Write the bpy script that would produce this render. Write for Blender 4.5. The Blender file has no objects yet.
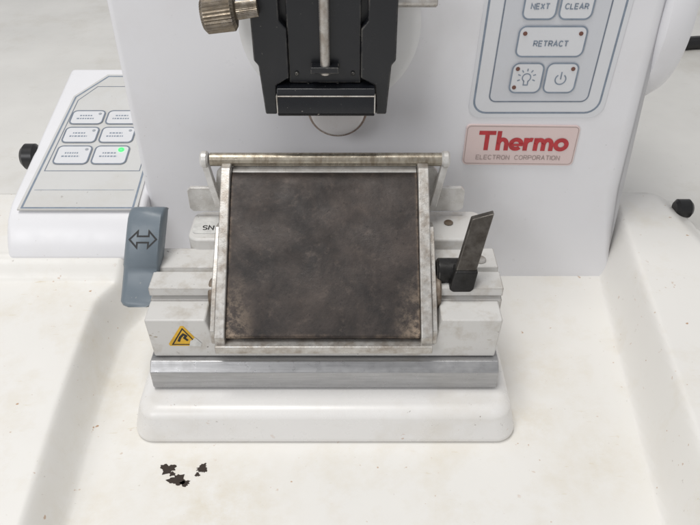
import bpy, bmesh, math, random
from mathutils import Vector, Matrix
random.seed(4)
sc = bpy.context.scene
sc.unit_settings.scale_length = 0.01      # one unit = 1 cm
sc.view_settings.view_transform = 'Standard'
sc.view_settings.look = 'None'
sc.view_settings.exposure = 0

# ------------------------------------------------------------ materials
def srgb(r, g, b):
    f = lambda c: (c/255/12.92) if c/255 <= .04045 else ((c/255+.055)/1.055)**2.4
    return (f(r), f(g), f(b), 1)

class NT:
    def __init__(s, name):
        s.m = bpy.data.materials.new(name); s.m.use_nodes = True
        s.t = s.m.node_tree; s.b = s.t.nodes['Principled BSDF']
        s.geo = s.t.nodes.new('ShaderNodeNewGeometry')
    def l(s, a, b): s.t.links.new(a, b)
    def noise(s, scale, detail=6, rough=.6, stretch=None, dist=0):
        n = s.t.nodes.new('ShaderNodeTexNoise')
        n.inputs['Scale'].default_value = scale; n.inputs['Detail'].default_value = detail
        n.inputs['Roughness'].default_value = rough; n.inputs['Distortion'].default_value = dist
        if stretch:
            mp = s.t.nodes.new('ShaderNodeMapping'); mp.inputs['Scale'].default_value = stretch
            s.l(s.geo.outputs['Position'], mp.inputs[0]); s.l(mp.outputs[0], n.inputs['Vector'])
        else: s.l(s.geo.outputs['Position'], n.inputs['Vector'])
        return n.outputs['Fac']
    def ramp(s, v, a, b, lo=0., hi=1.):
        r = s.t.nodes.new('ShaderNodeMapRange'); r.clamp = True
        s.l(v, r.inputs[0]); r.inputs[1].default_value = a; r.inputs[2].default_value = b
        r.inputs[3].default_value = lo; r.inputs[4].default_value = hi
        return r.outputs[0]
    def mul(s, a, b, op='MULTIPLY'):
        m = s.t.nodes.new('ShaderNodeMath'); m.operation = op
        for i, v in enumerate((a, b)):
            if isinstance(v, (int, float)): m.inputs[i].default_value = v
            else: s.l(v, m.inputs[i])
        return m.outputs[0]
    def mix(s, f, a, b):
        m = s.t.nodes.new('ShaderNodeMix'); m.data_type = 'RGBA'
        s.l(f, m.inputs[0])
        for i, v in ((6, a), (7, b)):
            if isinstance(v, tuple): m.inputs[i].default_value = v
            else: s.l(v, m.inputs[i])
        return m.outputs[2]
    def bump(s, h, strength, dist=.05):
        b = s.t.nodes.new('ShaderNodeBump'); b.inputs['Strength'].default_value = strength
        b.inputs['Distance'].default_value = dist; s.l(h, b.inputs['Height']); s.l(b.outputs[0], s.b.inputs['Normal'])
    def edge(s, rad=.06, a=.985, b=.93):
        bv = s.t.nodes.new('ShaderNodeBevel'); bv.samples = 4; bv.inputs['Radius'].default_value = rad
        d = s.t.nodes.new('ShaderNodeVectorMath'); d.operation = 'DOT_PRODUCT'
        s.l(bv.outputs[0], d.inputs[0]); s.l(s.geo.outputs['Normal'], d.inputs[1])
        return s.ramp(d.outputs['Value'], a, b)
    def spot(s, x, y, r):
        sp = s.t.nodes.new('ShaderNodeVectorMath'); sp.operation = 'DISTANCE'
        s.l(s.geo.outputs['Position'], sp.inputs[0]); sp.inputs[1].default_value = (x, y, 0)
        return s.ramp(sp.outputs['Value'], r, 0)

def paint(name, col, rough=.4, dirt=.25, dcol=srgb(170,150,120), dscale=.35, speck=.5, scol=srgb(95,75,55),
          edge=0, ecol=srgb(110,100,90), metal=0, bump=.05, spots=(), tone=.05, elo=.42, scratch=0, dots=0):
    n = NT(name)
    t = n.ramp(n.noise(.13, 3), .3, .7)
    dark = tuple(c*(1-tone*2) for c in col[:3])+(1,)
    c = n.mix(t, col, dark)
    f = n.mul(n.ramp(n.noise(dscale, 9, .68), .5, .78), dirt)
    for (x, y, r, k) in spots:
        f = n.mul(f, n.mul(n.mul(n.spot(x, y, r), k), n.ramp(n.noise(1.1, 8, .7), .35, .7)), 'MAXIMUM')
    c = n.mix(f, c, dcol)
    if speck:
        m = n.mul(n.ramp(n.noise(4.5, 3, .6), .69, .74), n.ramp(n.noise(.5, 2), .45, .65))
        c = n.mix(n.mul(m, speck), c, scol)
    if dots:
        m = n.mul(n.ramp(n.noise(2.6, 2, .5, (1,1.1,1.3)), .715, .76), n.ramp(n.noise(.22, 2), .38, .58))
        c = n.mix(n.mul(m, dots), c, srgb(176,128,78))
    if scratch:
        m = n.mul(n.ramp(n.noise(3.0, 4, .6, (.35,2.2,1.2)), .66, .70), n.ramp(n.noise(.3, 3), .5, .6))
        c = n.mix(n.mul(m, scratch), c, dcol)
    if edge:
        e = n.mul(n.edge(), n.ramp(n.noise(2.2, 5, .7), elo, elo+.16))
        c = n.mix(n.mul(e, edge), c, ecol)
    n.l(c, n.b.inputs['Base Color'])
    n.l(n.ramp(n.noise(1.3, 5), .3, .7, rough*.85, min(1, rough*1.25)), n.b.inputs['Roughness'])
    n.b.inputs['Metallic'].default_value = metal
    if bump: n.bump(n.noise(14, 3), bump, .03)
    return n.m

def plain(name, col, rough=.5, metal=0, emit=0):
    n = NT(name)
    dark = tuple(c*.8 for c in col[:3])+(1,)
    n.l(n.mix(n.ramp(n.noise(3, 4), .35, .65), col, dark), n.b.inputs['Base Color'])
    n.b.inputs['Roughness'].default_value = rough; n.b.inputs['Metallic'].default_value = metal
    if emit:
        n.b.inputs['Emission Color'].default_value = col; n.b.inputs['Emission Strength'].default_value = emit
    return n.m

def metal(name, c1, c2, scale=1.2, rough=.35, met=.9, stretch=None, bump=.15, edge=0):
    n = NT(name)
    c = n.mix(n.ramp(n.noise(scale, 8, .65, stretch), .4, .65), c1, c2)
    if edge: c = n.mix(n.mul(n.mul(n.edge(.05), n.ramp(n.noise(3, 5, .7), .4, .6)), edge), c, srgb(200,195,188))
    n.l(c, n.b.inputs['Base Color'])
    n.l(n.ramp(n.noise(scale*2.3, 5), .3, .7, rough*.7, rough*1.4), n.b.inputs['Roughness'])
    n.b.inputs['Metallic'].default_value = met
    n.bump(n.noise(scale*9, 4, .6, stretch), bump, .03)
    return n.m

M = {}
M['housing'] = paint('white_enamel', (.80,.80,.825,1), .32, .08, dscale=.25, speck=.3, tone=.015, bump=.015)
M['tray'] = paint('dirty_white_enamel', (.84,.825,.79,1), .36, .32, dcol=srgb(204,188,152), dscale=.30, speck=.45,
                  scol=srgb(120,95,70), spots=((-4,-3.2,3.8,.5),(-5.5,-1.5,2.2,.5),(11,-1,3,.35),(9.8,4,2.8,.35),(-9.3,3,3,.4),(8.7,1,2.2,.4),(-8.7,-3.4,2.4,.35)), tone=.015, scratch=.4, dots=.8, bump=0)
M['plinth'] = paint('plinth_enamel', (.82,.81,.795,1), .28, .3, dcol=srgb(192,180,155), speck=.9, edge=.4, ecol=srgb(160,140,110), tone=.03, dots=.6, bump=.02)
M['desk'] = paint('desk_laminate', (.79,.78,.75,1), .5, .5, dcol=srgb(185,177,160), dscale=.1, speck=.4, scratch=.3)
M['block'] = paint('silver_grey_paint', (.66,.65,.63,1), .32, .6, dcol=srgb(150,135,110), dscale=1.0, speck=1, scol=srgb(70,58,46), edge=1, ecol=srgb(88,74,58), bump=.06, scratch=.9, elo=.28)
M['bar'] = metal('brushed_aluminium', (.46,.46,.465,1), (.38,.38,.385,1), 1.5, .34, .75, (.25,5,5), bump=.12, edge=.6)
M['steel'] = metal('worn_steel', (.56,.545,.52,1), (.34,.30,.26,1), 1.9, .34, .6, edge=.9)
M['bright'] = metal('bright_sheet_metal', (.70,.69,.67,1), (.52,.50,.47,1), 1.4, .34, .35, bump=.08, edge=.5)
M['rod'] = metal('brassy_rod', (.44,.40,.33,1), (.25,.21,.16,1), 1.5, .32, .8, (2.2,1,1))
M['knob'] = metal('tarnished_brass', (.24,.20,.15,1), (.13,.105,.08,1), 2.0, .38, .75, edge=.5)
M['rust'] = metal('rusty_steel', (.26,.22,.18,1), (.13,.09,.06,1), 2.2, .6, .4)
M['black'] = paint('black_anodised', (.010,.011,.014,1), .30, .12, dcol=srgb(60,58,60), dscale=.8, speck=.5, scol=srgb(190,185,175),
                   edge=.75, ecol=srgb(170,165,155), bump=.04)
M['blackw'] = paint('worn_black_anodised', (.008,.009,.012,1), .26, .12, dcol=srgb(60,60,60), dscale=.8, speck=.8, scol=srgb(200,195,185), bump=.04)
M['blackp'] = plain('black_plastic', (.012,.012,.013,1), .35)
M['dsteel'] = metal('dark_steel', (.115,.105,.095,1), (.055,.047,.040,1), 1.8, .42, .65, edge=.7)
M['gun'] = metal('gunmetal', (.035,.034,.034,1), (.018,.017,.016,1), 1.8, .38, .6, edge=.5)
M['white'] = paint('white_plastic', (.76,.76,.76,1), .4, .15, speck=.3)
M['gpanel'] = paint('grey_membrane', (.63,.645,.68,1), .45, .12, speck=.2, tone=.02)
M['button'] = paint('button_membrane', (.71,.72,.745,1), .4, .1, speck=.2, tone=.02)
M['sidepanel'] = paint('beige_grey_membrane', (.63,.63,.62,1), .42, .25, dcol=srgb(180,170,150), speck=.5, tone=.03)
M['ink'] = plain('grey_blue_ink', (.20,.235,.29,1), .5)
M['blueink'] = plain('blue_outline_ink', (.25,.30,.37,1), .5)
M['faint'] = plain('faint_grey_ink', (.42,.45,.49,1), .5)
M['icon'] = plain('black_ink', (.015,.015,.015,1), .5)
M['led'] = plain('dark_red_led', (.17,.07,.05,1), .3)
M['green'] = plain('green_led', (.06,.9,.14,1), .3, emit=1.4)
M['badge'] = paint('pale_pink_badge', (.74,.60,.58,1), .2, .3, dcol=srgb(222,190,182), speck=.3, tone=.02, bump=.01)
M['red'] = plain('red_ink', (.53,.035,.045,1), .4)
M['browntext'] = plain('brown_ink', (.42,.33,.31,1), .5)
M['lever'] = paint('blue_grey_paint', (.155,.19,.222,1), .36, .3, dcol=srgb(140,146,148), dscale=1, speck=.6, scol=srgb(190,185,175), edge=.7, ecol=srgb(190,195,195))
M['leverd'] = paint('dark_blue_grey_paint', (.09,.115,.14,1), .35, .25, dcol=srgb(110,118,120), dscale=1, speck=.4, scol=srgb(190,185,175), edge=.5, ecol=srgb(160,168,170))
M['yellow'] = plain('yellow_sticker', (.80,.47,.03,1), .45)
M['tag'] = plain('white_tag', (.7,.7,.68,1), .4)
M['flake'] = plain('dark_brown_flake', (.035,.022,.015,1), .7)
M['boss'] = paint('glossy_pale_disc', (.80,.775,.765,1), .10, .5, dcol=srgb(196,168,156), dscale=.9, speck=.2, bump=.01)
M['bossrim'] = metal('brown_boss_rim', (.46,.39,.34,1), (.30,.22,.18,1), 1.2, .25, .5, bump=.03)
# dark stained pressure plate
n = NT('stained_dark_plate')
c = n.mix(n.ramp(n.noise(.55, 8, .7, dist=.4), .36, .66), (.020,.016,.015,1), (.066,.051,.044,1))
c = n.mix(n.mul(n.ramp(n.noise(2.2, 9, .75), .54, .72), .5), c, (.13,.10,.083,1))
c = n.mix(n.mul(n.ramp(n.noise(5.5, 4, .7), .60, .70), .7), c, (.010,.008,.008,1))
c = n.mix(n.mul(n.mul(n.edge(.22, .999, .9), n.ramp(n.noise(1.2, 7, .75), .46, .62)), .7), c, srgb(150,130,112))
sep = n.t.nodes.new('ShaderNodeSeparateXYZ'); n.l(n.geo.outputs['Position'], sep.inputs[0])
low = n.mul(n.ramp(sep.outputs[1], 3.6, 1.6), n.ramp(n.mul(sep.outputs[0], 0, 'ABSOLUTE'), 2.7, 3.9))
c = n.mix(n.mul(low, n.ramp(n.noise(1.5, 8, .8), .45, .58)), c, srgb(165,147,128))
n.l(c, n.b.inputs['Base Color']); n.b.inputs['Metallic'].default_value = .25
n.l(n.ramp(n.noise(.8, 6), .3, .7, .40, .66), n.b.inputs['Roughness'])
n.bump(n.noise(7, 6, .7), .35, .03)
M['plate'] = n.m

# ------------------------------------------------------------ mesh helpers
WL = {}
def empty(name, loc, parent=None):
    o = bpy.data.objects.new(name, None); o.empty_display_size = 1
    sc.collection.objects.link(o); WL[o] = Vector(loc)
    o.location = Vector(loc) - (WL[parent] if parent else Vector())
    if parent: o.parent = parent
    return o
def mk(name, verts, faces, mat, parent=None, bevel=0, seg=3, sharp=35, smooth=True):
    vs = [Vector(v) for v in verts]
    mn = Vector([min(v[i] for v in vs) for i in range(3)]); mx = Vector([max(v[i] for v in vs) for i in range(3)])
    c = (mn+mx)/2
    me = bpy.data.meshes.new(name); me.from_pydata([v-c for v in vs], [], faces)
    bm = bmesh.new(); bm.from_mesh(me); bmesh.ops.recalc_face_normals(bm, faces=bm.faces); bm.to_mesh(me); bm.free()
    me.materials.append(M[mat])
    if smooth:
        for p in me.polygons: p.use_smooth = True
        if not bevel: me.set_sharp_from_angle(angle=math.radians(sharp))
    o = bpy.data.objects.new(name, me); sc.collection.objects.link(o)
    WL[o] = c; o.location = c - (WL[parent] if parent else Vector())
    if parent: o.parent = parent
    if bevel:
        b = o.modifiers.new('bevel', 'BEVEL'); b.width = bevel; b.segments = seg
        b.limit_method = 'ANGLE'; b.angle_limit = math.radians(30); b.harden_normals = True
    return o
def boxvf(x0, x1, y0, y1, z0, z1):
    v = [(x,y,z) for x in (x0,x1) for y in (y0,y1) for z in (z0,z1)]
    return v, [(0,1,3,2),(4,6,7,5),(0,4,5,1),(2,3,7,6),(0,2,6,4),(1,5,7,3)]
def box(name, x0, x1, y0, y1, z0, z1, mat, parent=None, bevel=.06, **k):
    v, f = boxvf(x0,x1,y0,y1,z0,z1); return mk(name, v, f, mat, parent, bevel, **k)
def prismvf(pts, axis, a, b, shift=(0,0)):
    n = len(pts); put = {'x': lambda p,t:(t,p[0],p[1]), 'y': lambda p,t:(p[0],t,p[1]), 'z': lambda p,t:(p[0],p[1],t)}[axis]
    v = [put(p,a) for p in pts]+[put(p,b) for p in pts]
    f = [tuple(range(n)), tuple(range(2*n-1, n-1, -1))]+[(i,(i+1)%n,(i+1)%n+n,i+n) for i in range(n)]
    return v, f
def prism(name, pts, axis, a, b, mat, parent=None, bevel=.05, **k):
    v, f = prismvf(pts, axis, a, b); return mk(name, v, f, mat, parent, bevel, **k)
def join(*parts):
    V=[];F=[]
    for v,f in parts:
        o=len(V); V+=list(v); F+=[tuple(i+o for i in q) for q in f]
    return V,F
def revolve(profile, p0, axis, n=48, teeth=0, tooth=.0):
    ax = Vector(axis).normalized(); u = ax.orthogonal().normalized(); w = ax.cross(u); p0=Vector(p0)
    V=[];F=[]
    for (d,r) in profile:
        for i in range(n):
            rr = r*(1-(tooth if (teeth and i%2) else 0)); a=2*math.pi*i/n
            V.append(p0+ax*d+u*rr*math.cos(a)+w*rr*math.sin(a))
    for j in range(len(profile)-1):
        for i in range(n): F.append((j*n+i, j*n+(i+1)%n, (j+1)*n+(i+1)%n, (j+1)*n+i))
    F.append(tuple(range(n))); F.append(tuple(range((len(profile)-1)*n, len(profile)*n)))
    return V,F
def cyl(name, p0, axis, length, r, mat, parent=None, ch=.05, n=48, **k):
    v,f = revolve([(0,r-ch),(ch,r),(length-ch,r),(length,r-ch)], p0, axis, n)
    return mk(name, v, f, mat, parent, **k)
def rrect(x0,x1,y0,y1,r,n=6):
    P=[]
    for cx,cy,a0 in ((x1-r,y1-r,0),(x0+r,y1-r,90),(x0+r,y0+r,180),(x1-r,y0+r,270)):
        for i in range(n+1):
            a=math.radians(a0+90*i/n); P.append((cx+r*math.cos(a),cy+r*math.sin(a)))
    return P
class Plane:
    def __init__(s,o,ux,uy):
        s.o=Vector(o); s.ux=Vector(ux).normalized(); s.uy=Vector(uy).normalized(); s.n=s.ux.cross(s.uy).normalized()
    def __call__(s,p,h=0): return s.o+s.ux*p[0]+s.uy*p[1]+s.n*h
def slab(name, pl, pts, h0, h1, mat, parent, bevel=0, **k):
    n=len(pts); v=[pl(p,h0) for p in pts]+[pl(p,h1) for p in pts]
    f=[tuple(range(n)),tuple(range(n,2*n))]+[(i,(i+1)%n,(i+1)%n+n,i+n) for i in range(n)]
    return mk(name,v,f,mat,parent,bevel,**k)
def strokevf(pl, pts, w, h, closed=False):
    P=[Vector(p) for p in pts]; n=len(P); L=[];R=[]
    for i in range(n):
        a=P[(i-1)%n] if (closed or i>0) else P[i]; b=P[(i+1)%n] if (closed or i<n-1) else P[i]
        d1=(P[i]-a); d2=(b-P[i])
        if d1.length<1e-6: d1=d2
        if d2.length<1e-6: d2=d1
        d1=d1.normalized(); d2=d2.normalized(); t=(d1+d2)
        t = t.normalized() if t.length>1e-4 else d1
        nn=Vector((-t.y,t.x)); k=1/max(.4,nn.dot(Vector((-d1.y,d1.x))))
        L.append(P[i]+nn*w/2*k); R.append(P[i]-nn*w/2*k)
    v=[pl(p,h) for p in L]+[pl(p,h) for p in R]
    m = n if closed else n-1
    return v,[(i,(i+1)%n,(i+1)%n+n,i+n) for i in range(m)]
def strokes(name, pl, lines, w, h, mat, parent, dh=0):
    v,f=join(*[strokevf(pl,l,w,h+dh*i,c) for i,(l,c) in enumerate(lines)]); return mk(name,v,f,mat,parent,smooth=False)
def ss(a,b,x):
    t=max(0,min(1,(x-a)/(b-a))); return t*t*(3-2*t)
def E(cx,cz,rx,rz,a0,a1,n=22):
    return [(cx+rx*math.cos(math.radians(a0+(a1-a0)*i/n)),cz+rz*math.sin(math.radians(a0+(a1-a0)*i/n))) for i in range(n+1)]
# plain grotesque capitals drawn as strokes; unit height 1, (strokes, advance)
G={
'E':([[(0.62,0),(.0,0),(0,1),(.62,1)],[(0,.5),(.55,.5)]],.62),
'L':([[(0,1),(0,0),(.56,0)]],.56),
'T':([[(0,1),(.7,1)],[(.35,1),(.35,0)]],.7),
'I':([[(0,0),(0,1)]],.0),
'N':([[(0,0),(0,1),(.66,0),(.66,1)]],.66),
'R':([[(0,0),(0,1),(.38,1)]+E(.38,.74,.26,.26,80,-90,10)+[(0,.48)],[(.34,.48),(.66,0)]],.66),
'P':([[(0,0),(0,1),(.38,1)]+E(.38,.73,.27,.27,80,-90,10)+[(0,.46)]],.65),
'O':([E(.38,.5,.38,.5,90,450,26)[:-1]],.76),
'C':([E(.38,.5,.38,.5,42,318,20)],.70),
'A':([[(0,0),(.36,1),(.72,0)],[(.14,.33),(.58,.33)]],.72),
'X':([[(0,0),(.64,1)],[(0,1),(.64,0)]],.64),
'S':([[(.6,.8)]+E(.32,.75,.28,.25,40,270,12)+E(.32,.25,.30,.25,90,-140,12)],.62),
}
def caps(name, body, pl, cx, cz, h, w, hh, mat, parent, gap=.26, sx=1):
    tot=sum(G[c][1] for c in body)+gap*(len(body)-1); x=-tot/2*sx; L=[]
    for c in body:
        for s_ in G[c][0]:
            L.append(([(cx+(x+p[0]*sx)*h, cz+(p[1]-.5)*h) for p in s_], c=='O'))
        x+=(G[c][1]+gap)*sx
    return strokes(name,pl,L,w,hh,mat,parent,dh=.0012)

# ------------------------------------------------------------ desk
desk = box('desk_surface', -150, 150, -60, 190, -3, -1, 'desk', None, 0)
desk['kind']='structure'; desk['label']='off-white laminate desk top, slightly stained'

# ------------------------------------------------------------ microtome
mt = empty('microtome', (0,12,0))
mt['label']='white enamel rotary microtome with keypads standing on a desk'; mt['category']='microtome'

def sup(a,b,x):      # smooth ramp with a rounded top (no cusp at either end)
    t=max(0,min(1,(x-a)/(b-a))); return t*t*(3-2*t)
def H(x,y):
    f = .12*ss(9.6,10.7,y)
    Lw = 1.5+.65*(y+4)/12.8 if y<8.8 else 2.1
    Lw = max(.8,Lw) + 1.0*ss(7.7,8.6,y)
    xl = -10.15 - .35*math.sin((y+3)/5) + .9*ss(6.2,8.6,y)
    f2 = f - .15*math.exp(-((x-(xl+1.0))/.85)**2)*ss(10,6,y)
    s = sup(xl+.62, xl-.55, x)
    z = f2 + (Lw-f2)*s
    # right armrest : broad level top
    R = 3.12 if y>-4 else 3.12+.12*(y+4)
    xi = 13.4+.115*y
    s = sup(xi-.32, xi+.55, x)
    z = z + (R-z)*s
    xo = 18.7+.16*(14.6-y)
    if x>xi+1: z = z - .5*ss(xo-1.3,xo,x)
    z = z + (-1-z)*ss(xo,xo+.5,x)
    if x>12.5:
        z = z - .3*ss(14.0,14.7,y)*(1 if x>xi+.3 else 0)
        z = z + (-1-z)*ss(14.7,15.1,y)
    if x<-15.4: z = z+(-1-z)*ss(14.2,14.6,y)
    z = z + (-1-z)*ss(-13.0,-13.4,y)
    z = z + (-1-z)*ss(-23.5,-24,x)
    return z
xs=[-24.2+.12*i for i in range(int(48.5/.12)+1)]; ys=[-13.6+.14*i for i in range(int(29.2/.14)+1)]
V=[(x,y,H(x,y)) for y in ys for x in xs]; nx=len(xs)
F=[(j*nx+i,j*nx+i+1,(j+1)*nx+i+1,(j+1)*nx+i) for j in range(len(ys)-1) for i in range(nx-1)]
tray=mk('base_tray',V,F,'tray',mt,sharp=180)

# housing
prof=[(10.9,21),(10.9,5.4),(10.9,1.4),(10.72,.5),(10.55,-.6),(26,-.6),(26,21)]
def flare(z): return 13.9+max(0,(5.4-z))*.2
v,f=prismvf(prof,'x',-9.0,13.9)
v=[(flare(p[2]) if p[0]>0 else p[0],p[1],p[2]) for p in v]
mk('housing',v,f,'housing',mt,bevel=.3,seg=5)
# side wheel cover
v,f=revolve([(0,4.4),(.3,4.9),(1.0,4.9),(1.5,4.6),(1.7,4.0)],(14.0,15.6,13.4),(1,0,0),72)
mk('handwheel_cover',v,f,'housing',mt)
cyl('side_knob',(18.35,12.9,2.95),(1,0,0),.9,.5,'blackp',mt,ch=.15)
cyl('side_knob',(-16.25,14.3,5.3),(1,0,0),.9,.68,'blackp',mt,ch=.2)

# left pod : rounded thin shell merging into the armrest
front=[(8.35,2.9),(8.5,3.22),(8.68,3.6),(8.92,3.98),(9.2,4.32),(9.5,4.6),(9.8,4.79),(10.15,4.95),(10.5,5.06)]
podp=front+[(21.5,7.22),(21.5,-.9),(9.6,-.9),(9.6,2.6)]
pod=prism('control_pod',podp,'x',-15.5,-8.9,'housing',mt,bevel=0,sharp=50)
b=pod.modifiers.new('bevel','BEVEL'); b.width=.3; b.segments=5; b.limit_method='ANGLE'; b.angle_limit=math.radians(60); b.harden_normals=True
pl=Plane((0,9.0,4.81),(1,0,0),(0,.9812,.1931))
pan=slab('control_panel',pl,[(-14.95,.75),(-9.2,.75),(-9.2,11.9),(-13.1,11.9),(-14.55,9.8)],-.04,.05,'sidepanel',mt)
pan['label']='pale sloping side keypad with one lit green lamp'
strokes('panel_outline',pl,[([(-14.75,.85),(-9.4,.85),(-9.4,11.7),(-13.0,11.7),(-14.4,9.7)],True)],.10,.055,'blueink',pan)
strokes('panel_outline',pl,[([(-14.4,3.5),(-9.6,3.5),(-9.6,10.7),(-13.4,10.7),(-14.2,9.4)],True)],.05,.056,'ink',pan)
strokes('panel_outline',pl,[([(-14.5,2.1),(-9.6,2.1)],False)],.05,.056,'faint',pan)
for (a,b_) in ((4.0,5.4),(5.7,6.95),(7.25,8.4)):
    for (c0,c1) in ((-14.15,-12.4),(-12.2,-10.45)):
        slab('push_button',pl,rrect(c0,c1,a,b_,.25),.03,.09,'button',pan)
        strokes('button_outline',pl,[(rrect(c0,c1,a,b_,.25),True)],.08,.095,'ink',pan)
        m=(c0+c1)/2-.1; q=(a+b_)/2
        for dz_,wd in ((.14,.34),(-.12,.46)):
            seg=[]; xx=-wd
            while xx<wd:
                st=random.uniform(.06,.14); seg.append(([(m+xx,q+dz_),(m+min(wd,xx+st),q+dz_)],False)); xx+=st+.045
            v_,f_=join(*[strokevf(pl,l,.10,.095,c_) for l,c_ in seg]); mk('button_marking',v_,f_,'blueink',pan,smooth=False)
        if not (a<4.5 and c0>-13):
            slab('indicator_lamp',pl,[(c1-.25+.09*math.cos(t/4*math.pi),b_-.28+.09*math.sin(t/4*math.pi)) for t in range(8)],.09,.11,'faint',pan)
v,f=revolve([(0,.16),(.05,.15),(.09,.1),(.11,.04)],pl((-10.85,5.08),.09),pl.n,20); mk('indicator_lamp',v,f,'green',pan)

# front keypad (slightly skewed print)
kp=Plane((-.27,10.9,0),(1,0,0),(.032,0,1))
kpad=slab('keypad',kp,rrect(6.35,12.45,9.25,19,.6),-.02,.05,'button',mt)
kpad['label']='grey membrane keypad with outlined buttons'
strokes('keypad_outline',kp,[(rrect(6.55,12.2,9.5,18.7,.6),True)],.09,.055,'blueink',kpad)
slab('keypad_field',kp,rrect(7.2,11.6,10.05,18.3,.3),.05,.06,'gpanel',kpad)
strokes('keypad_outline',kp,[(rrect(7.2,11.6,10.05,18.3,.3),True)],.06,.065,'ink',kpad)
def button(x0,x1,z0,z1):
    slab('push_button',kp,rrect(x0,x1,z0,z1,.28),.06,.11,'button',kpad)
    strokes('button_outline',kp,[(rrect(x0,x1,z0,z1,.28),True)],.07,.115,'blueink',kpad)
def led(x,z):
    slab('indicator_lamp',kp,[(x+.09*math.cos(t/6*math.pi),z+.09*math.sin(t/6*math.pi)) for t in range(12)],.11,.14,'led',kpad)
button(8.0,10.85,12.15,13.45); button(8.0,9.35,10.5,11.85); button(9.5,10.85,10.5,11.85)
button(8.0,9.35,13.75,15.05); button(9.5,10.85,13.75,15.05); button(8.0,10.85,15.35,16.6)
led(8.25,13.15); led(10.6,13.15); led(8.22,11.6); led(10.62,11.6); led(8.2,10.75)
caps('button_lettering','RETRACT',kp,9.42,12.72,.22,.05,.12,'blueink',kpad,gap=.30)
caps('button_lettering','NEXT',kp,8.67,14.28,.21,.048,.12,'blueink',kpad,gap=.30)
caps('button_lettering','CLEAR',kp,10.17,14.28,.21,.048,.12,'blueink',kpad,gap=.30)
A=lambda cx,cz,r,a0,a1,n=20:E(cx,cz,r,r,a0,a1,n)
strokes('power_symbol',kp,[(A(10.17,11.12,.23,125,415),False),([(10.17,11.12),(10.17,11.46)],False)],.055,.12,'blueink',kpad)
rays=[([(8.67+.29*math.cos(a),11.2+.29*math.sin(a)),(8.67+.41*math.cos(a),11.2+.41*math.sin(a))],False) for a in [math.radians(k) for k in (-20,20,55,90,125,160,200)]]
strokes('lamp_symbol',kp,[(A(8.67,11.2,.18,-60,240),False),([(8.58,11.05),(8.58,10.86),(8.76,10.86),(8.76,11.05)],False)]+rays,.048,.12,'blueink',kpad)

# maker badge
bp=Plane((9.0,10.9,7.85),(1,0,-.012),(0.012,0,1))
badge=slab('maker_badge',bp,rrect(-2.62,2.62,-1.04,1.04,.22),-.02,.09,'badge',mt)
strokes('badge_outline',bp,[(rrect(-2.56,2.56,-.97,.97,.18),True)],.03,.095,'browntext',badge)
B=-.26; xh=.66; ch=1.0; W=.205
def arch(x0,wd):
    return [(x0,B+xh-.30)]+E(x0+wd/2,B+xh-.34,wd/2,.25,170,10,12)+[(x0+wd,B)]
Lt=[]
x=-2.12
Lt+=[([(x,B+ch-.1),(x+.86,B+ch-.1)],False),([(x+.43,B+ch-.12),(x+.43,B)],False)]                        # T
x+=1.04; Lt+=[([(x,B),(x,B+ch)],False),(arch(x,.42),False)]                                             # h
x+=.66; cx=x+.25; Lt+=[(E(cx,B+xh/2,.265,.24,0,318,26),False),([(cx-.26,B+xh/2-.02),(cx+.355,B+xh/2-.02)],False)] # e
x+=.74; Lt+=[([(x,B),(x,B+xh)],False),([(x,B+xh-.32)]+E(x+.27,B+xh-.34,.27,.25,165,85,8)+[(x+.34,B+xh-.1)],False)]  # r
x+=.52; Lt+=[([(x,B),(x,B+xh)],False),(arch(x,.40),False),(arch(x+.40,.40),False)]                      # m
x+=1.02; Lt+=[(E(x+.28,B+xh/2,.275,.24,0,360,30)[:-1],True)]                                            # o
Lt=[([(p[0]*.91-.07,p[1]) for p in l],c_) for l,c_ in Lt]
main=[l for l in Lt if not (len(l[0])==2 and abs(l[0][0][1]-(B+xh/2-.02))<1e-6)]
bar=[l for l in Lt if l not in main]
strokes('badge_lettering',bp,main,W,.1,'red',badge,dh=.002)
strokes('badge_lettering',bp,bar,.12,.135,'red',badge)
caps('badge_lettering','ELECTRON',bp,-1.22,-.63,.22,.034,.1,'browntext',badge)
caps('badge_lettering','CORPORATION',bp,.88,-.63,.22,.034,.1,'browntext',badge)

# plinth under the holder
v,f=prismvf(rrect(-8.0,8.0,-.22,11,.9,8),'z',-.1,1.6)
v=[(x*(1-.05*max(0,z)/1.6), y+.42*max(0,z)/1.6, z) for x,y,z in v]
mk('holder_plinth',v,f,'plinth',mt,bevel=.42,seg=6)
# flakes
for (x,y,r,k) in ((-6.22,-1.4,.25,1.2),(-5.72,-1.9,.27,1.4),(-5.42,-2.05,.14,1.3),(-4.85,-1.35,.22,.9),(-5.0,-1.65,.1,1),(-6.0,-1.62,.11,1)):
    pts=[]
    for i in range(30):
        a=2*math.pi*i/30; q=r*random.uniform(.7,1.12)*(1+.22*math.sin(3*a+x*7)); pts.append((x+q*k*math.cos(a),y+q*math.sin(a)))
    v,f=prismvf(pts,'z',-.01,.015); mk('paint_chip',v,f,'flake',mt,smooth=False)

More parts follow.
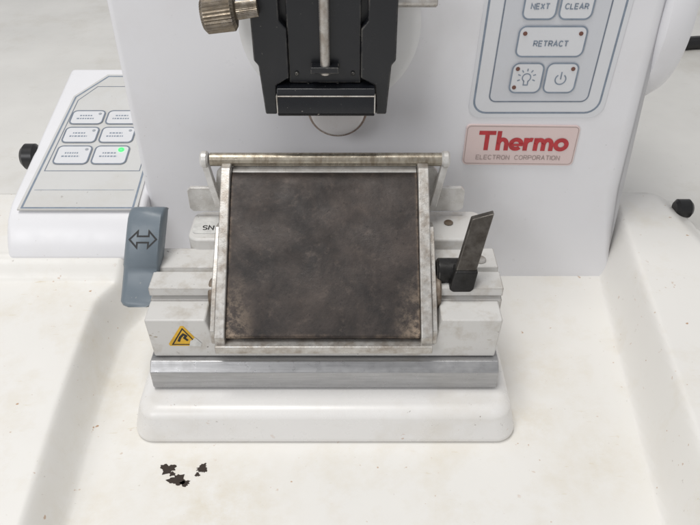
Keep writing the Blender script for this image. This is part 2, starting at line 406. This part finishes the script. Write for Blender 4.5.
# specimen clamp
cl=empty('specimen_clamp',(0.1,9,13),mt)
v,f=revolve([(0,3.3),(.15,3.55),(3.0,3.6)],(.25,8.6,14.2),(0,1,0),72); mk('spindle_disc',v,f,'white',cl)
v,f=revolve([(0,.5),(.04,.8),(.12,1.05),(.24,1.17),(.45,1.22)],(.5,9.15,10.3),(0,1,0),48); mk('lower_boss',v,f,'boss',cl,sharp=80)
v,f=revolve([(0,1.21),(.05,1.29),(1.5,1.33)],(.5,9.45,10.3),(0,1,0),48); mk('boss_rim',v,f,'bossrim',cl)
cyl('locating_pin',(2.6,8.2,15.3),(1,0,0),1.7,.22,'steel',cl)
v,f=prismvf([(-2.4,12.4),(-2.28,11.1),(-2.15,11.0),(2.35,11.0),(2.48,11.1),(2.6,12.4),(2.66,18),(-2.5,18)],'y',7.7,8.6)
mk('clamp_body',v,f,'black',cl,bevel=.06)
prism('clamp_cheek',[(-2.44,13.2),(-2.3,11.2),(-1.85,11.2),(-1.8,12.4),(-1.3,12.7),(-1.3,14.6),(-1.55,14.9),(-1.55,18),(-2.6,18),(-2.6,13.4)],'y',7.2,7.75,'black',cl,bevel=.06)
prism('clamp_cheek',[(2.62,13.2),(2.48,11.2),(2.08,11.2),(2.0,12.4),(1.45,12.7),(1.45,14.6),(1.7,14.9),(1.7,18),(2.78,18),(2.78,13.4)],'y',7.2,7.75,'black',cl,bevel=.06)
v,f=prismvf([(6.85,11.3),(6.75,11.45),(6.80,12.15),(6.95,12.4),(7.75,12.42),(7.75,11.2)],'x',-1.78,2.0)
mk('clamp_jaw',v,f,'blackw',cl,bevel=.04)
prism('jaw_edge',[(-1.76,12.12),(1.98,12.12),(1.98,12.17),(-1.76,12.17)],'y',6.77,7.0,'steel',cl,bevel=.02)
for x0,x1 in ((-1.80,-1.75),(1.97,2.02)):
    prism('jaw_edge',[(x0,11.45),(x1,11.45),(x1,12.2),(x0,12.2)],'y',6.74,6.95,'steel',cl,bevel=.02)
box('guide_plate',-1.3,1.45,7.35,7.75,12.45,18,'black',cl,bevel=.05)
v,f=revolve([(i*.04,.19 if i%2 else .18) for i in range(138)],(.1,7.15,12.9),(0,0,1),20); mk('clamp_screw',v,f,'steel',cl)
box('screw_bracket',-.45,.62,6.9,7.4,13.0,13.25,'black',cl,bevel=.04)
cyl('clamp_pin',(-1.0,7.35,12.85),(0,-1,0),.10,.08,'gun',cl,ch=.03,n=20)
cyl('clamp_pin',(1.15,7.35,12.85),(0,-1,0),.10,.08,'gun',cl,ch=.03,n=20)
# knurled knob
v,f=revolve([(0,.5),(.12,.66),(1.1,.68),(1.2,.55),(1.25,.32),(2.0,.30)],(-4.25,6.9,15.2),(1,.05,.12),64,teeth=1,tooth=.07)
mk('knurled_knob',v,f,'knob',cl,sharp=20)

# ------------------------------------------------------------ blade holder
bh=empty('blade_holder',(0,4,1.6))
bh['label']='silver-grey blade holder with dark stained plate on a white plinth'
bh['category']='blade holder'
prism('clamping_rail',[(1.4,1.66),(1.34,1.8),(1.34,2.62),(1.68,2.96),(9,2.96),(9,1.66)],'x',-7.1,7.1,'bar',bh,bevel=.05)
v,f=prismvf([(-6.95,3.0),(6.95,3.0),(7.05,5.0),(4.65,5.0),(4.4,3.72),(-4.35,3.72),(-4.65,5.0),(-7.05,5.0)],'y',1.9,3.1)
mk('front_block',v,f,'block',bh,bevel=.07)
prism('guide_rail',[(3.12,3.0),(3.12,5.0),(3.5,5.08),(3.12,5.22),(3.12,5.6),(4.2,5.62),(4.25,5.36),(4.42,5.36),(4.47,5.62),(5.8,5.62),(5.8,3.0)],'x',-7.05,7.2,'block',bh,bevel=.035)
v,f=prismvf(rrect(-5.9,6.9,5.7,7.9,.5),'z',3.0,6.15); mk('rear_carriage',v,f,'block',bh,bevel=.12)
# engraved tag
tp=Plane((0,0,6.16),(1,0,0),(0,1,0))
tg=slab('serial_tag',tp,rrect(-5.75,-3.9,6.1,7.3,.2),-.01,.04,'tag',bh)
caps('tag_lettering','SN',tp,-5.1,6.5,.30,.06,.045,'icon',tg)
# side cheeks + pivot
ck=[(1.45,3.85),(1.42,4.5),(1.7,4.75),(6.75,9.0),(7.1,9.05),(7.35,8.8),(7.35,5.4),(3.4,4.0)]
prism('side_cheek',ck,'x',-4.28,-3.88,'steel',bh,bevel=.05)
prism('side_cheek',ck,'x',3.83,4.28,'steel',bh,bevel=.05)
fl=[(1.75,3.85),(1.75,4.55),(3.2,5.75),(5.3,7.1),(5.9,6.9),(6.0,5.7),(3.3,4.2)]
prism('side_flange',fl,'x',-4.50,-4.30,'steel',bh,bevel=.04)
prism('side_flange',fl,'x',4.30,4.50,'steel',bh,bevel=.04)
box('front_lip',-4.3,4.3,1.3,1.8,3.74,4.12,'steel',bh,bevel=.05)
cyl('pivot_hub',(-4.66,3.5,5.05),(1,0,0),.2,.62,'rust',bh,ch=.05)
cyl('pivot_hub',(4.48,3.5,5.15),(1,0,0),.22,.7,'rust',bh,ch=.06)
# pressure plate
a=math.atan2(4.35,5.2); pp=Plane((0,1.62,4.3),(1,0,0),(0,math.cos(a),math.sin(a)))
Lp=7.05
prism2=[(0,-.35),(0,.02),(.08,.1),(Lp-.7,.1),(Lp-.45,.07),(Lp-.22,-.02),(Lp-.06,-.17),(Lp,-.35),(Lp,-.6)]
V=[pp((-3.868,p[0]),p[1]) for p in prism2]+[pp((3.818,p[0]),p[1]) for p in prism2]; k=len(prism2)
mk('pressure_plate',V,[tuple(range(k)),tuple(range(k,2*k))]+[(i,(i+1)%k,(i+1)%k+k,i+k) for i in range(k)],'plate',bh,bevel=.03)
prism('holder_body',[(2.2,3.8),(6.9,8.0),(6.9,5.4),(3.4,3.8)],'x',-3.85,3.8,'steel',bh,bevel=0)
# back plate with ears
prism('back_plate',[(-6.0,6.6),(-5.85,6.45),(-4.5,6.45),(-4.3,5.9),(4.4,5.9),(4.6,6.45),(5.8,6.45),(6.0,6.6),(6.0,7.5),(5.85,7.65),(4.9,7.65),(4.75,8.45),(4.55,8.68),(-4.4,8.68),(-4.6,8.45),(-4.75,7.65),(-5.85,7.65),(-6.0,7.5)],'y',7.4,7.6,'bright',bh,bevel=.03)
prism('top_strip',[(6.98,8.62),(6.98,8.70),(7.38,8.80),(7.38,8.70)],'x',-3.86,3.81,'bright',bh,bevel=.02)
# guard
v,f=revolve([(0,.18),(.02,.28),(9.7,.28),(9.72,.18)],(-4.8,7.35,9.08),(1,0,0),32)
gr=mk('guard_rod',v,f,'rod',bh)
for s,x in ((-1,-5.02),(1,5.02)):
    cyl('rod_end_cap',(x-.17,7.35,9.08),(1,0,0),.34,.36,'bright',bh,ch=.08,n=32)
    pts=[(7.2,9.0),(7.5,9.0),(7.35,7.9),(7.2,7.0),(6.9,7.0),(7.0,7.9)]
    V=[]
    for t in (-.14,.14):
        for (y,z) in pts: V.append((x+t-s*.42*(9.0-z)/2.0, y-.05, z))
    k=6; mk('guard_arm',V,[tuple(range(k)),tuple(range(k,2*k))]+[(i,(i+1)%k,(i+1)%k+k,i+k) for i in range(k)],'bright',bh,bevel=.03)
# clamp lever (right): rounded hub, near-black foot and flared worn blade
cyl('lever_hub',(4.54,3.9,5.9),(1,0,0),1.5,.52,'gun',bh,ch=.08)
ly=[(5.22,6.35),(6.03,6.35),(6.50,8.85),(5.66,8.6)]
V=[(x,3.12+.16*(z-5.6),z) for x,z in ly]+[(x,3.40+.16*(z-5.6),z) for x,z in ly]; k=4
mk('clamp_lever',V,[tuple(range(k)),tuple(range(k,2*k))]+[(i,(i+1)%k,(i+1)%k+k,i+k) for i in range(k)],'dsteel',bh,bevel=.05)
lf=[(5.0,5.6),(5.15,5.48),(5.85,5.48),(5.98,5.6),(6.10,6.42),(5.18,6.42)]
V=[(x,3.02+.16*(z-5.6),z) for x,z in lf]+[(x,3.62+.16*(z-5.6),z) for x,z in lf]; k=6
mk('lever_foot',V,[tuple(range(k)),tuple(range(k,2*k))]+[(i,(i+1)%k,(i+1)%k+k,i+k) for i in range(k)],'gun',bh,bevel=.08)
cyl('cap_screw',(6.5,4.95,5.6),(0,0,1),.12,.26,'steel',bh,ch=.04,n=28)
cyl('cap_screw',(5.35,6.9,6.14),(0,0,1),.1,.2,'rust',bh,ch=.04,n=28)
# left lever : flat wide paddle, rounded outer side, rolled top, curved lower edge
sl=math.atan2(2.75,2.3); lp=Plane((-7.66,3.35,4.85),(1,0,0),(.085,math.cos(sl),math.sin(sl)))
cs=[(.66,-.95),(.70,-.5),(.70,-.12),(.62,0),(-.50,0),(-.66,-.06),(-.78,-.2),(-.84,-.42),(-.86,-.7),(-.82,-.95)]
rows=[(-.34,.55,.0),(-.26,.80,.0),(-.1,.95,-.0),(.12,1.0,-.12),(1.0,1.0,-.12),(1.3,1.0,-.10),(1.42,1.0,0),(3.0,1.0,0),(3.35,1.0,-.03),(3.6,.99,-.12),(3.78,.97,-.28),(3.86,.95,-.5)]
V=[];F=[];k=len(cs)
for (t,s_,dn) in rows:
    for (a_,h_) in cs: V.append(lp((a_*s_,t),min(h_+dn,0) if h_>-.9 else h_+min(0,dn)*.2))
for j in range(len(rows)-1):
    for i in range(k): F.append((j*k+i,j*k+(i+1)%k,(j+1)*k+(i+1)%k,(j+1)*k+i))
F+=[tuple(range(k)),tuple(range((len(rows)-1)*k,len(rows)*k))]
lv=mk('locking_lever',V,F,'lever',bh,sharp=50)
lv['label']='blue-grey locking lever marked with a double arrow'
cy=2.45
ar=[(-.56,cy),(-.24,cy+.34),(-.24,cy+.13),(.22,cy+.13),(.22,cy+.34),(.54,cy),(.22,cy-.34),(.22,cy-.13),(-.24,cy-.13),(-.24,cy-.34)]
strokes('double_arrow_symbol',lp,[(ar,True)],.07,.012,'icon',lv)
cyl('lever_pivot',(-7.6,4.4,4.5),(1,0,0),.8,.5,'dsteel',bh,ch=.06)
# warning sticker
wp=Plane((-5.6,1.9,4.12),(1,0,0),(0,0,1))
w=slab('warning_sticker',wp,[(-.62,-.5),(.62,-.5),(.66,-.4),(.06,.58),(-.06,.58),(-.66,-.4)],0,.012,'yellow',bh)
strokes('sticker_border',wp,[([(-.5,-.42),(.5,-.42),(0,.44)],True)],.055,.016,'icon',w)
strokes('sticker_symbol',wp,[([(-.24,-.26),(-.14,-.02),(0,.14),(.10,.06),(.02,-.06),(.14,-.2)],False)],.10,.018,'icon',w)
slab('sticker_tear',wp,[(.16,-.5),(.62,-.52),(.68,-.35),(.44,-.02),(.34,-.16),(.24,-.2)],.02,.026,'tag',w)

# ------------------------------------------------------------ cable in the back
pts=[Vector((29+2.2*i, 45+1.2*math.sin(i*.5), -.45)) for i in range(14)]
V=[];F=[];n_=10
for i,p in enumerate(pts):
    for j in range(n_):
        q=2*math.pi*j/n_; V.append((p.x,p.y+.6*math.cos(q),p.z+.6*math.sin(q)))
for i in range(len(pts)-1):
    for j in range(n_): F.append((i*n_+j,i*n_+(j+1)%n_,(i+1)*n_+(j+1)%n_,(i+1)*n_+j))
cb=mk('power_cable',V,F,'blackp'); cb['label']='black power cable lying on the desk behind the microtome'; cb['category']='cable'

# ------------------------------------------------------------ light
w=bpy.data.worlds.new('World'); sc.world=w; w.use_nodes=True
bg=w.node_tree.nodes['Background']; bg.inputs[0].default_value=(.985,.985,1,1); bg.inputs[1].default_value=.44
def area(name,loc,tgt,size,power,col):
    l=bpy.data.lights.new(name,'AREA'); l.shape='RECTANGLE'; l.size=size[0]; l.size_y=size[1]; l.energy=power; l.color=col
    o=bpy.data.objects.new(name,l); sc.collection.objects.link(o); o.location=loc
    o.rotation_euler=(Vector(tgt)-Vector(loc)).to_track_quat('-Z','Y').to_euler(); return o
area('ceiling_light',(-18,0,110),(0,4,0),(50,34),62000,(1,.98,.945))
area('window_light',(-62,-80,70),(0,6,6),(48,38),36000,(.985,.985,1))

# ------------------------------------------------------------ camera
cam=bpy.data.cameras.new('camera'); co=bpy.data.objects.new('camera',cam); sc.collection.objects.link(co)
cam.sensor_width=36; cam.lens=36; cam.clip_start=.5; cam.clip_end=1000
co.location=(1.04,-18.31,23.67); co.rotation_euler=(math.radians(52),0,0)
sc.camera=co
